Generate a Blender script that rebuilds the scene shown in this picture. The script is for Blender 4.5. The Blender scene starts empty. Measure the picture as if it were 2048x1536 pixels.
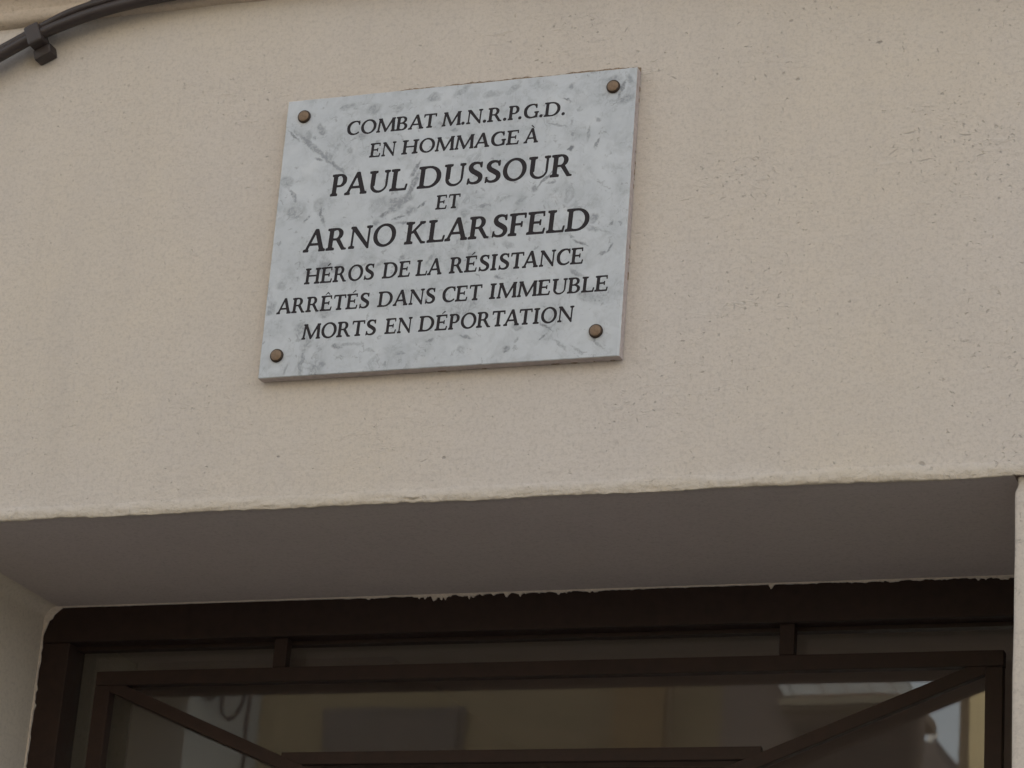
import bpy, bmesh, math, random
import numpy as np
from mathutils import Vector, Matrix
random.seed(7)
rng = np.random.default_rng(11)
S = bpy.context.scene
COL = S.collection

# ------------------------------------------------------------------ camera, light, exposure
cam = bpy.data.objects.new('camera', bpy.data.cameras.new('camera'))
COL.objects.link(cam)
cam.location = (1.59020, -3.13848, 1.6)
cam.rotation_euler = (math.radians(110.58989), math.radians(-4.15614), math.radians(19.96424))
cam.data.sensor_width = 36
cam.data.lens = 99.34
cam.data.clip_end = 2000
cam.data.dof.use_dof = True
cam.data.dof.focus_distance = 3.62
cam.data.dof.aperture_fstop = 13
S.camera = cam

SUN_EL, SUN_AZ = math.radians(40), math.radians(8)     # azimuth from +Y (behind the facade), towards +X
w = bpy.data.worlds.new('World'); S.world = w; w.use_nodes = True
wn = w.node_tree.nodes; wl = w.node_tree.links
sky = wn.new('ShaderNodeTexSky'); sky.sky_type = 'NISHITA'; sky.sun_disc = False
sky.sun_elevation = SUN_EL; sky.sun_rotation = SUN_AZ
sky.air_density = 1.0; sky.dust_density = 2.5; sky.ozone_density = 1.0
hs = wn.new('ShaderNodeHueSaturation'); hs.inputs['Saturation'].default_value = 0.25
wl.new(sky.outputs[0], hs.inputs['Color'])
bg = wn['Background']; bg.inputs['Strength'].default_value = 0.15
wl.new(hs.outputs[0], bg.inputs['Color'])
sun = bpy.data.objects.new('sun', bpy.data.lights.new('sun', 'SUN')); COL.objects.link(sun)
sun.data.energy = 3.9; sun.data.angle = math.radians(0.53); sun.data.color = (1, 0.93, 0.82)
sdir = Vector((math.sin(SUN_AZ)*math.cos(SUN_EL), math.cos(SUN_AZ)*math.cos(SUN_EL), math.sin(SUN_EL)))
sun.rotation_euler = sdir.to_track_quat('Z', 'Y').to_euler()
sun.location = (0, 5, 20)
S.view_settings.view_transform = 'Standard'
S.view_settings.look = 'None'
S.view_settings.gamma = 1
S.view_settings.use_curve_mapping = False
S.view_settings.exposure = 1.45
S.cycles.max_bounces = 10; S.cycles.diffuse_bounces = 6
S.cycles.use_denoising = True

# ------------------------------------------------------------------ dimensions (metres)
Z0 = 2.7095          # soffit height
D = 0.398            # depth of the reveal up to the iron frame
XL, XR = -0.5173, 0.9942
GY = 0.441           # glass face
PZ, PH, PW, PT = 2.8865, 0.4051, 0.5, 0.0167   # plaque bottom, height, width, thickness

# ------------------------------------------------------------------ helpers
def link(o, parent=None):
    COL.objects.link(o)
    if parent is not None: o.parent = parent
    return o
def mesh_obj(name, verts, faces, mat, parent=None, smooth=False):
    me = bpy.data.meshes.new(name); me.from_pydata([tuple(v) for v in verts], [], faces); me.update()
    if mat: me.materials.append(mat)
    if smooth:
        me.polygons.foreach_set('use_smooth', [True]*len(me.polygons))
    return link(bpy.data.objects.new(name, me), parent)
def bm_obj(name, bm, mat, parent=None, smooth=False):
    me = bpy.data.meshes.new(name); bmesh.ops.recalc_face_normals(bm, faces=bm.faces); bm.to_mesh(me); bm.free()
    if mat: me.materials.append(mat)
    if smooth: me.polygons.foreach_set('use_smooth', [True]*len(me.polygons))
    return link(bpy.data.objects.new(name, me), parent)
def add_box(bm, x0, x1, y0, y1, z0, z1, bev=0):
    r = bmesh.ops.create_cube(bm, size=1)
    vs = r['verts']
    for v in vs:
        v.co = Vector(((x0+x1)/2+v.co.x*(x1-x0), (y0+y1)/2+v.co.y*(y1-y0), (z0+z1)/2+v.co.z*(z1-z0)))
    if bev:
        es = list({e for v in vs for e in v.link_edges})
        bmesh.ops.bevel(bm, geom=es, offset=bev, segments=2, affect='EDGES', profile=0.6)
def box(name, x0, x1, y0, y1, z0, z1, mat, parent=None, bev=0):
    bm = bmesh.new(); add_box(bm, x0, x1, y0, y1, z0, z1, bev)
    return bm_obj(name, bm, mat, parent)
def bar(name, a, b, width, y0, y1, mat, parent, bev=0.0015):
    """flat bar in an XZ plane from a to b"""
    a = Vector(a); b = Vector(b); L = (b-a).length; ang = math.atan2(b.y-a.y, b.x-a.x)
    bm = bmesh.new(); add_box(bm, 0, L, y0, y1, -width/2, width/2, bev)
    for v in bm.verts:
        x, z = v.co.x, v.co.z
        v.co.x = a.x + x*math.cos(ang) - z*math.sin(ang); v.co.z = a.y + x*math.sin(ang) + z*math.cos(ang)
    return bm_obj(name, bm, mat, parent)
def thing(name, label, cat, loc=(0, 0, 0), group=None):
    o = bpy.data.objects.new(name, None); link(o); o.location = loc; o['label'] = label; o['category'] = cat
    if group: o['group'] = group
    return o
def tag(o, label, cat, group=None):
    o['label'] = label; o['category'] = cat
    if group: o['group'] = group
    return o
def rebase(root):
    """children were modelled in world space: keep them there under a root standing at its base"""
    bpy.context.view_layer.update()
    for c in root.children: c.matrix_parent_inverse = Matrix.Translation(-root.location)
def noise1(n, scale, seed):
    r = np.random.default_rng(seed); k = max(4, int(n/scale)+4)
    p = r.uniform(-1, 1, k); x = np.linspace(0, k-2.001, n); i = x.astype(int); f = x-i; f = f*f*(3-2*f)
    return p[i]*(1-f)+p[i+1]*f

# ------------------------------------------------------------------ materials
def new_mat(name):
    m = bpy.data.materials.new(name); m.use_nodes = True
    return m, m.node_tree, m.node_tree.nodes['Principled BSDF']
class NT:
    def __init__(s, t): s.t = t
    def n(s, typ, **k):
        nd = s.t.nodes.new(typ)
        for a, b in k.items():
            if a.startswith('i_'):
                key = a[2:]; nd.inputs[int(key) if key.isdigit() else key.replace('_', ' ')].default_value = b
            else: setattr(nd, a, b)
        return nd
    def l(s, a, b): s.t.links.new(a, b)
    def noise(s, co, scale, detail=4, rough=0.55, dist=0):
        nd = s.n('ShaderNodeTexNoise', i_Scale=scale, i_Detail=detail, i_Roughness=rough, i_Distortion=dist)
        s.l(co, nd.inputs['Vector']); return nd.outputs['Fac']
    def rng(s, v, a, b, c, d, smooth=False):
        nd = s.n('ShaderNodeMapRange', i_1=a, i_2=b, i_3=c, i_4=d)
        if smooth: nd.interpolation_type = 'SMOOTHSTEP'
        s.l(v, nd.inputs[0]); return nd.outputs[0]
    def math(s, op, a, b=None):
        nd = s.n('ShaderNodeMath', operation=op)
        for i, v in enumerate((a, b)):
            if v is None: continue
            if isinstance(v, (int, float)): nd.inputs[i].default_value = v
            else: s.l(v, nd.inputs[i])
        return nd.outputs[0]
    def mix(s, f, a, b, mode='MIX'):
        nd = s.n('ShaderNodeMix', data_type='RGBA', blend_type=mode)
        for i, v in ((0, f), (6, a), (7, b)):
            if isinstance(v, (int, float)): nd.inputs[i].default_value = v
            elif isinstance(v, tuple): nd.inputs[i].default_value = (*v, 1)
            else: s.l(v, nd.inputs[i])
        return nd.outputs[2]
    def smudges(s, co, lst, warp=0.0):
        """lst of (x, z, half length, half width, angle deg, strength): elongated soft marks; returns max"""
        acc = None
        for (x, z, a, b, ang, st) in lst:
            mp = s.n('ShaderNodeMapping', vector_type='TEXTURE')
            mp.inputs['Location'].default_value = (x, 0, z)
            mp.inputs['Rotation'].default_value = (0, -math.radians(ang), 0)
            mp.inputs['Scale'].default_value = (a, 1e3, b)
            if acc is None: s.l(co, mp.inputs['Vector'])
            else:
                # chained through the running value so that the shader keeps few live values
                ch = s.n('ShaderNodeVectorMath', operation='MULTIPLY_ADD'); s.l(acc, ch.inputs[0]); ch.inputs[1].default_value = (0, 0, 1e-7); s.l(co, ch.inputs[2])
                s.l(ch.outputs[0], mp.inputs['Vector'])
            ln = s.n('ShaderNodeVectorMath', operation='LENGTH'); s.l(mp.outputs[0], ln.inputs[0])
            v = s.rng(ln.outputs['Value'], 1.0, 0.50, 0, st)
            acc = v if acc is None else s.math('MAXIMUM', acc, v)
        return acc
    def bump(s, h, dist, strength=1, nrm=None):
        nd = s.n('ShaderNodeBump', i_Strength=strength, i_Distance=dist); s.l(h, nd.inputs['Height'])
        if nrm: s.l(nrm, nd.inputs['Normal'])
        return nd.outputs[0]

def plaster(name, base, yellow, specks=(), soft=False):
    m, t, p = new_mat(name); N = NT(t)
    co = N.n('ShaderNodeTexCoord').outputs['Object']
    big = N.noise(co, 1.6, 3, 0.5); med = N.noise(co, 9, 4, 0.6); fine = N.noise(co, 160, 3, 0.6); grit = N.noise(co, 420, 2, 0.5)
    c = N.mix(N.rng(big, 0.35, 0.65, 0, 1), base, yellow)
    c = N.mix(N.rng(med, 0.3, 0.7, 0.0, 0.5), c, tuple(v*0.94 for v in base))
    c = N.mix(N.rng(fine, 0.50, 0.72, 0, 0.34), c, tuple(v*0.6 for v in base))
    c = N.mix(N.rng(N.noise(co, 300, 2.5, 0.6), 0.52, 0.72, 0, 0.30), c, tuple(v*0.55 for v in base))
    c = N.mix(N.rng(N.noise(co, 55, 4, 0.7, 0.5), 0.50, 0.70, 0, 0.16), c, tuple(v*0.70 for v in base))
    stm = N.n('ShaderNodeMapping'); stm.inputs['Scale'].default_value = (14, 14, 1.6); N.l(co, stm.inputs['Vector'])
    c = N.mix(N.rng(N.noise(stm.outputs[0], 1.0, 4, 0.6), 0.48, 0.70, 0, 0.14), c, tuple(v*0.72 for v in base))
    # sparse pits, clustered where the float dragged the render
    pn = N.noise(co, 135, 2.5, 0.62, 0.3); cl = N.noise(co, 5.5, 3, 0.6)
    cx = N.n('ShaderNodeSeparateXYZ'); N.l(co, cx.inputs[0])
    right = N.rng(cx.outputs[0], 0.35, 1.0, 0, 0.032)
    th = N.math('SUBTRACT', N.math('SUBTRACT', pn, 0.680), N.math('MULTIPLY', N.math('SUBTRACT', 0.5, cl), 0.27))
    th = N.math('ADD', th, right)
    pit = N.rng(th, 0.0, 0.045, 0, 1)
    c = N.mix(N.math('MULTIPLY', pit, 0.18), c, tuple(v*0.38 for v in base))
    h = N.math('SUBTRACT', N.math('ADD', N.math('MULTIPLY', fine, 0.35), N.math('MULTIPLY', grit, 0.12)), N.math('MULTIPLY', pit, 0.6))
    h = N.math('ADD', h, N.math('MULTIPLY', N.noise(co, 38, 4, 0.6), 0.8))
    # trowel drags: stretched, patchy ridges
    mp = N.n('ShaderNodeMapping'); mp.inputs['Scale'].default_value = (22, 22, 60); mp.inputs['Rotation'].default_value = (0, 0.2, 0)
    N.l(co, mp.inputs['Vector'])
    dr = N.noise(mp.outputs[0], 1.0, 5, 0.65, 0.8)
    ridge = N.math('MULTIPLY', N.rng(dr, 0.56, 0.66, 0, 1), N.rng(cl, 0.44, 0.66, 0, 1))
    h = N.math('ADD', h, N.math('MULTIPLY', ridge, 0.30))
    if specks:      # rougher, yellower band along the arris of the lintel
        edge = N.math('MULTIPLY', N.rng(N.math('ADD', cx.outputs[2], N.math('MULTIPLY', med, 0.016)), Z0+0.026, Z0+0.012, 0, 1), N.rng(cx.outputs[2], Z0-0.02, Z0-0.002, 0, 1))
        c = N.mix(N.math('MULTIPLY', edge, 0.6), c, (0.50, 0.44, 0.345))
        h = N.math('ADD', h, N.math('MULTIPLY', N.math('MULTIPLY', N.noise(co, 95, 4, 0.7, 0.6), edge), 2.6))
    if specks:
        wn_ = N.n('ShaderNodeTexNoise', i_Scale=90.0, i_Detail=2.0); N.l(co, wn_.inputs['Vector'])
        sc = N.n('ShaderNodeVectorMath', operation='MULTIPLY_ADD'); N.l(wn_.outputs['Color'], sc.inputs[0])
        sc.inputs[1].default_value = (0.006,)*3; N.l(co, sc.inputs[2])
        sp = N.smudges(sc.outputs[0], [(x+.003, z+.003, a, b*1.15, g, s*.58) for (x, z, a, b, g, s) in specks])
        c = N.mix(sp, c, tuple(v*0.25 for v in base)); h = N.math('SUBTRACT', h, sp)
    N.l(c, p.inputs['Base Color']); p.inputs['Roughness'].default_value = 0.92
    p.inputs['Specular IOR Level'].default_value = 0.25
    N.l(N.bump(h, 0.0024 if not soft else 0.0006, 0.8 if not soft else 0.55), p.inputs['Normal'])
    return m
def simple(name, col, rough=0.6, var=0.15, scale=30, metal=0, bump=0, spec=0.5):
    m, t, p = new_mat(name); N = NT(t)
    co = N.n('ShaderNodeTexCoord').outputs['Object']
    f = N.noise(co, scale, 5, 0.6)
    c = N.mix(N.rng(f, 0.3, 0.7, 0, 1), tuple(v*(1-var) for v in col), tuple(min(1, v*(1+var)) for v in col))
    N.l(c, p.inputs['Base Color']); p.inputs['Metallic'].default_value = metal
    p.inputs['Specular IOR Level'].default_value = spec
    N.l(N.rng(f, 0.3, 0.7, rough*0.85, min(1, rough*1.15)), p.inputs['Roughness'])
    if bump: N.l(N.bump(N.noise(co, scale*4, 3), bump, 0.6), p.inputs['Normal'])
    return m

WALLC = (0.565, 0.522, 0.480); WALLY = (0.575, 0.515, 0.432)
# (x, z, half length, half width, angle, strength) of the darker chips one can see in the render
SPECKS = [(0.0335, 2.781, .0035, .0016, -20, .8), (0.267, 2.768, .0026, .0022, 0, .8), (0.885, 2.729, .0050, .0030, -20, .75),
          (0.435, 3.358, .0022, .0018, 30, .6), (0.818, 3.302, .0045, .0024, 10, .9), (0.712, 3.26, .0036, .0022, 0, .7),
          (0.70, 3.345, .0032, .0024, 40, .6), (0.545, 3.28, .0055, .0014, -35, .55), (0.90, 3.22, .003, .002, 0, .5),
          (0.24, 2.765, .006, .0012, 10, .4), (0.475, 3.357, .006, .0012, 60, .5), (0.63, 3.35, .005, .0012, 35, .5),
          (0.62, 3.10, .006, .0013, 20, .4), (0.60, 3.075, .005, .0014, 5, .45), (0.86, 3.17, .009, .0016, 8, .5),
          (0.93, 3.16, .010, .0014, -5, .5), (0.88, 3.13, .012, .0013, 3, .45), (0.84, 3.145, .009, .0013, 35, .4),
          (0.95, 3.13, .007, .0012, 15, .5), (0.51, 3.06, .005, .0014, 0, .35), (0.44, 3.02, .003, .0012, 0, .3),
          (-0.29, 3.28, .003, .0014, 10, .4), (-0.33, 3.21, .0026, .002, 0, .35), (0.70, 2.95, .004, .0012, 15, .3)]
M = {}
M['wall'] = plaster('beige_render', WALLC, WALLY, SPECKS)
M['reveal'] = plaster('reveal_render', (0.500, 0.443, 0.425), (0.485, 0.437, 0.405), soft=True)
M['mould'] = plaster('moulding_render', (0.52, 0.44, 0.355), (0.50, 0.42, 0.33))
M['chip'] = simple('chipped_paint_edge', (0.62, 0.56, 0.49), 0.9, 0.12, 300, spec=0.2)
M['mortar'] = simple('old_mortar', (0.26, 0.205, 0.15), 0.95, 0.5, 420, bump=0.001, spec=0.1)
M['iron'] = simple('dark_brown_painted_iron', (0.0265, 0.0155, 0.0125), 0.6, 0.25, 60, bump=0.0004, spec=0.22)
M['inside'] = simple('dim_hall_plaster', (0.42, 0.345, 0.32), 0.9, 0.1, 3)
M['cable'] = simple('weathered_cable_sheath', (0.032, 0.023, 0.021), 0.5, 0.25, 80, spec=0.5)
M['clip'] = simple('dark_plastic_clip', (0.036, 0.027, 0.025), 0.55, 0.25, 90, bump=0.0004)
M['bronze'] = simple('aged_bronze', (0.205, 0.145, 0.098), 0.6, 0.28, 260, metal=0.55, bump=0.0002)
M['bronze_rim'] = simple('dark_bronze_rim', (0.050, 0.032, 0.020), 0.6, 0.3, 260, metal=0.4)
M['ink'] = simple('black_letter_paint', (0.015, 0.0115, 0.015), 0.6, 0.35, 350, spec=0.3)

def marble():
    m, t, p = new_mat('grey_veined_marble'); N = NT(t)
    co = N.n('ShaderNodeTexCoord').outputs['Object']
    wn_ = N.n('ShaderNodeTexNoise', i_Scale=28.0, i_Detail=4.0, i_Roughness=0.6); N.l(co, wn_.inputs['Vector'])
    sc = N.n('ShaderNodeVectorMath', operation='MULTIPLY_ADD'); N.l(wn_.outputs['Color'], sc.inputs[0])
    sc.inputs[1].default_value = (0.016,)*3; N.l(co, sc.inputs[2])
    wco = sc.outputs[0]
    wn2 = N.n('ShaderNodeTexNoise', i_Scale=140.0, i_Detail=3.0); N.l(co, wn2.inputs['Vector'])
    sc2 = N.n('ShaderNodeVectorMath', operation='MULTIPLY_ADD'); N.l(wn2.outputs['Color'], sc2.inputs[0])
    sc2.inputs[1].default_value = (0.008,)*3; N.l(wco, sc2.inputs[2])
    fco = sc2.outputs[0]
    o = 0.008+0.004      # mean displacement of the two warps
    # object origin is the plaque's lower left corner; marks are read off the stone itself
    V = [  # x, z, half length, half width, angle, strength
        (.045, .330, .045, .0030, -42, .50), (.080, .300, .030, .0020, -38, .50), (.012, .352, .014, .0014, -45, .65), (.055, .360, .010, .0040, -30, .45),
        (.058, .352, .007, .003, 15, .55), (.044, .345, .004, .003, 60, .55), (.035, .349, .006, .006, 0, .35), (.053, .312, .007, .0022, -25, .6),
        (.021, .262, .016, .0020, -62, .55), (.010, .285, .010, .008, 80, .45), (.030, .238, .018, .010, -40, .28), (.033, .232, .012, .0016, 40, .6),
        (.047, .228, .008, .0018, 50, .55), (.022, .236, .012, .006, -60, .45), (.068, .232, .022, .0018, -74, .55), (.062, .245, .012, .006, -60, .3),
        (.196, .262, .022, .0040, 62, .60), (.200, .285, .016, .0022, 60, .65), (.185, .243, .018, .005, 25, .50), (.172, .232, .012, .006, 20, .5),
        (.160, .225, .009, .003, 10, .65), (.180, .216, .010, .0016, 10, .7), (.197, .225, .010, .006, 10, .45), (.150, .213, .006, .004, 0, .45),
        (.212, .231, .007, .0014, 45, .7), (.193, .208, .014, .0020, -10, .55), (.170, .242, .010, .0025, 0, .45),
        (.385, .256, .022, .0016, 47, .60), (.370, .243, .007, .0040, 10, .55), (.393, .250, .008, .0016, 0, .55), (.340, .255, .006, .0018, -20, .45),
        (.415, .294, .005, .0030, 0, .75), (.452, .300, .010, .0014, 75, .60), (.440, .316, .013, .0020, 80, .45), (.488, .360, .012, .006, 30, .45),
        (.480, .375, .016, .0016, 70, .60), (.490, .388, .010, .004, -60, .45), (.466, .392, .014, .004, 10, .40), (.412, .384, .005, .003, 45, .45),
        (.395, .330, .014, .0018, -10, .40), (.370, .347, .016, .0014, 20, .4), (.452, .335, .005, .003, -20, .45), (.425, .352, .003, .003, 0, .45),
        (.405, .367, .009, .0013, -30, .7), (.452, .370, .006, .002, 10, .3),
        (.453, .192, .008, .0050, 20, .50), (.437, .160, .012, .0016, -30, .70), (.425, .172, .006, .002, -30, .45), (.478, .150, .007, .0016, 60, .65),
        (.470, .143, .008, .0013, 15, .5), (.452, .176, .010, .0030, -20, .45), (.478, .182, .005, .002, 40, .5), (.455, .178, .030, .0014, -28, .3),
        (.438, .118, .012, .0026, -40, .5), (.330, .118, .008, .0020, -25, .5), (.300, .123, .006, .001, -50, .4), (.452, .085, .014, .004, -15, .25),
        (.400, .046, .014, .0013, -38, .65), (.360, .048, .008, .005, 0, .4), (.347, .020, .007, .0030, -10, .6), (.360, .030, .005, .002, 60, .55),
        (.395, .032, .008, .0014, 45, .6), (.292, .040, .010, .0016, -15, .5), (.240, .037, .007, .002, 0, .45), (.285, .022, .006, .005, 0, .35),
        (.420, .020, .012, .002, -40, .4), (.445, .012, .012, .002, -40, .4), (.470, .018, .014, .0016, -35, .45), (.466, .0235, .003, .004, 0, .6),
        (.055, .065, .012, .008, 70, .45), (.065, .050, .020, .007, 80, .40), (.062, .018, .026, .0022, 88, .50), (.085, .090, .010, .008, 0, .35),
        (.110, .037, .010, .0024, -12, .65), (.125, .040, .022, .002, 0, .35), (.075, .010, .010, .0025, 0, .3), (.092, .012, .005, .004, 60, .4),
        (.155, .030, .006, .002, 0, .4), (.200, .022, .006, .0018, 0, .4), (.040, .010, .010, .002, 80, .4), (.055, .145, .008, .002, -10, .6),
        (.080, .152, .012, .008, 20, .40), (.095, .148, .012, .005, 30, .40), (.130, .150, .016, .0014, 20, .35), (.160, .152, .008, .003, 40, .45),
        (.190, .158, .007, .003, 45, .5), (.230, .152, .010, .002, 60, .35), (.290, .155, .010, .003, 0, .35), (.340, .165, .010, .003, -20, .3),
        (.008, .100, .010, .006, 60, .4), (.020, .130, .008, .005, 0, .3), (.300, .225, .010, .0018, 0, .45), (.275, .215, .008, .005, 60, .35),
        (.260, .228, .004, .007, 0, .35), (.330, .232, .010, .002, 10, .4), (.352, .228, .008, .003, 30, .3), (.300, .262, .006, .0016, 15, .4),
        (.130, .382, .012, .006, 10, .4), (.165, .378, .008, .004, 60, .4), (.090, .388, .012, .003, 0, .35), (.215, .388, .012, .005, 20, .4),
        (.255, .395, .014, .004, 30, .35), (.300, .388, .014, .004, 0, .35), (.330, .392, .010, .004, 20, .35), (.115, .340, .008, .005, 0, .3),
        (.250, .340, .006, .003, 0, .4), (.140, .330, .004, .002, 40, .4), (.100, .320, .004, .005, 0, .35), (.150, .240, .015, .010, 30, .25)]
    sm1 = N.smudges(fco, [(x+o, z+o, a*1.15, max(b*1.5, .0014), g, min(1, s*1.15)) for (x, z, a, b, g, s) in V])
    cloud = N.noise(wco, 16, 6, 0.62, 0.6); speck = N.noise(fco, 62, 5, 0.62, 0.7)
    mp = N.n('ShaderNodeMapping'); mp.inputs['Scale'].default_value = (26, 10, 12); mp.inputs['Rotation'].default_value = (0, 0.7, 0)
    N.l(wco, mp.inputs['Vector']); vein = N.noise(mp.outputs[0], 1.4, 6, 0.6, 1.1)
    gate = N.rng(cloud, 0.44, 0.62, 0.12, 1)
    c = N.mix(N.rng(cloud, 0.32, 0.68, 0, 1), (0.525, 0.566, 0.610), (0.430, 0.468, 0.508))
    c = N.mix(N.rng(N.noise(fco, 34, 5, 0.65, 0.5), 0.50, 0.68, 0, 0.42), c, (0.30, 0.325, 0.35))
    c = N.mix(N.rng(N.noise(fco, 30, 3, 0.5), 0.42, 0.28, 0, 0.35), c, (0.58, 0.61, 0.64))
    # branching hair veins at two sizes, soft sided, fading in and out
    for vn, wd, stg in ((vein, 0.040, 0.50), (N.noise(wco, 24, 5, 0.6, 1.4), 0.030, 0.42), (N.noise(fco, 55, 4, 0.6, 1.0), 0.035, 0.30)):
        th_ = N.rng(N.math('ABSOLUTE', N.math('SUBTRACT', vn, 0.5)), wd, 0.0, 0, 1)
        g2 = N.rng(N.noise(co, 42 if wd != 0.04 else 20, 3, 0.6), 0.47, 0.62, 0, 1)
        c = N.mix(N.math('MULTIPLY', N.math('MULTIPLY', th_, N.math('MULTIPLY', gate, g2)), stg), c, (0.20, 0.215, 0.235))
    c = N.mix(N.rng(N.noise(fco, 90, 4, 0.6, 0.6), 0.62, 0.68, 0, 0.45), c, (0.17, 0.18, 0.20))
    brk = N.rng(N.noise(co, 170, 4, 0.65, 0.8), 0.40, 0.54, 0.42, 1)
    c = N.mix(N.math('MULTIPLY', N.math('MULTIPLY', sm1, brk), 1.05), c, (0.135, 0.148, 0.168))
    N.l(c, p.inputs['Base Color'])
    N.l(N.rng(cloud, 0.3, 0.7, 0.30, 0.42), p.inputs['Roughness'])
    p.inputs['Specular IOR Level'].default_value = 0.4
    return m
M['marble'] = marble()
M['marble_side'] = simple('sawn_marble_edge', (0.44, 0.385, 0.365), 0.8, 0.18, 120, spec=0.2)

def glass():
    m = bpy.data.materials.new('window_glass'); m.use_nodes = True; t = m.node_tree; N = NT(t)
    t.nodes.remove(t.nodes['Principled BSDF'])
    fr = N.n('ShaderNodeFresnel', i_IOR=1.52)
    f = N.math('MINIMUM', N.math('MULTIPLY', fr.outputs[0], 1.3), 1.0)
    gl = N.n('ShaderNodeBsdfGlossy', i_Roughness=0.0)
    co = N.n('ShaderNodeTexCoord').outputs['Object']
    b = N.bump(N.noise(co, 3.2, 2, 0.4), 0.0012, 0.35); N.l(b, gl.inputs['Normal'])
    gl.inputs['Color'].default_value = (0.95, 0.97, 0.95, 1)
    tr = N.n('ShaderNodeBsdfTransparent'); tr.inputs['Color'].default_value = (0.80, 0.82, 0.80, 1)
    # a film of street dust on the pane
    df = N.n('ShaderNodeBsdfDiffuse'); df.inputs['Color'].default_value = (0.30, 0.26, 0.23, 1)
    mx = N.n('ShaderNodeMixShader'); N.l(f, mx.inputs[0]); N.l(tr.outputs[0], mx.inputs[1]); N.l(gl.outputs[0], mx.inputs[2])
    mx2 = N.n('ShaderNodeMixShader'); N.l(N.rng(N.noise(co, 7, 5, 0.6), 0.35, 0.65, 0.03, 0.055), mx2.inputs[0])
    N.l(mx.outputs[0], mx2.inputs[1]); N.l(df.outputs[0], mx2.inputs[2])
    N.l(mx2.outputs[0], t.nodes['Material Output'].inputs['Surface'])
    return m
M['glass'] = glass()

# ================================================================== SETTING
def struct(o): o['kind'] = 'structure'; return o
g = []
ground_m = simple('asphalt', (0.115, 0.110, 0.105), 0.9, 0.25, 6, bump=0.003)
pave_m = simple('pavement_slabs', (0.37, 0.35, 0.325), 0.9, 0.15, 4, bump=0.002)
struct(mesh_obj('ground', [(-400, -400, -0.12), (400, -400, -0.12), (400, 400, -0.12), (-400, 400, -0.12)], [(0, 1, 2, 3)], simple('ground_soil', (0.18, 0.16, 0.14), 0.95)))
struct(box('road', -60, 60, -8.4, -1.9, -0.116, -0.10, ground_m))
struct(box('pavement', -60, 60, -1.9, 0.6, -0.115, 0.0, pave_m, bev=0.01))
struct(box('pavement', -60, 60, -10.0, -8.4, -0.115, 0.0, pave_m, bev=0.01))

# ================================================================== THE BUILDING
bld = thing('building', 'beige rendered house front with a deep doorway under the stone plaque', 'building', (0.24, 0, 0))
# stations across the facade: dense where the lintel edge is visible
X = np.concatenate([np.linspace(-8, XL, 12)[:-1], np.arange(XL, XR, 0.004), [XR]])
X2 = np.concatenate([X, np.arange(XR+0.004, XR+0.08, 0.004), np.linspace(XR+0.08, 8, 10)])
n2 = len(X2)
jit = (noise1(n2, 26, 1)*0.8 + noise1(n2, 8, 2)*0.55 + noise1(n2, 3, 3)*0.55 + noise1(n2, 1.5, 4)*0.3)
lipn = (noise1(n2, 40, 5)*0.9 + noise1(n2, 9, 6)*0.5 + noise1(n2, 3, 7)*0.3)
# the coarser swelling near the right-hand end of the edge
swell = np.exp(-((X2-0.87)/0.055)**2)
fade = np.clip((XR+0.05-X2)/0.06, 0, 1)*np.clip((X2-XL+0.3)/0.3, 0, 1)
zj = (jit*0.0013 - swell*0.0022)*fade
lip = (0.0024 + lipn*0.0014 + swell*0.0025)*(0.35+0.65*fade)
rough2 = [noise1(n2, 7, 20+k)*0.5+noise1(n2, 2.6, 40+k)*0.5+noise1(n2, 1.3, 60+k)*0.35 for k in range(14)]
prof = [(5.0, 0, 0), (0.060, 0, 0), (0.034, .04, .1), (0.022, .20, .4), (0.016, .45, .8), (0.012, .70, 1), (0.009, .88, 1), (0.0065, 1.0, 1), (0.0045, 1.0, 1), (0.0028, .95, .8), (0.0012, .78, .6), (0.0, .50, .4)]
verts = []; rows = []
for k, (dz, l, r) in enumerate(prof):
    row = []
    for i in range(n2):
        y = -lip[i]*l + rough2[k][i]*0.0014*r*fade[i]
        z = Z0 + dz + (zj[i]*min(1, 1-dz/0.06) if dz < 0.06 else 0) + rough2[(k+5) % 14][i]*0.0006*r*fade[i]
        if dz > 1: z = 14.0; y = 0
        row.append(len(verts)); verts.append((X2[i], y, z))
    rows.append(row)
faces = []
for a, b in zip(rows[:-1], rows[1:]):
    for i in range(n2-1): faces.append((a[i+1], a[i], b[i], b[i+1]))
# soffit: from the lip back to beyond the frame, with a cove into the left reveal
io = [i for i in range(n2) if XL+0.02 <= X2[i] <= XR+1e-6]
srow_prev = [rows[-1][i] for i in io]
sof = []
for (y, f) in ((0.0010, .9), (0.0030, .5), (0.02, .1), (0.10, 0), (D+0.06, 0)):
    row = []
    for i in io:
        row.append(len(verts)); verts.append((X2[i], y, Z0 + zj[i]*f + (0.0018 if y > .002 else 0)))
    for j in range(len(io)-1): faces.append((srow_prev[j+1], srow_prev[j], row[j], row[j+1]))
    srow_prev = row
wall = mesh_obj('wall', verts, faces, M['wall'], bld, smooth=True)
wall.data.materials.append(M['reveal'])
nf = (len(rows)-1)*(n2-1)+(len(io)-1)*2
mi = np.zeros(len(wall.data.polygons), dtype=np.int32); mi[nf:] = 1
wall.data.polygons.foreach_set('material_index', mi)
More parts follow.
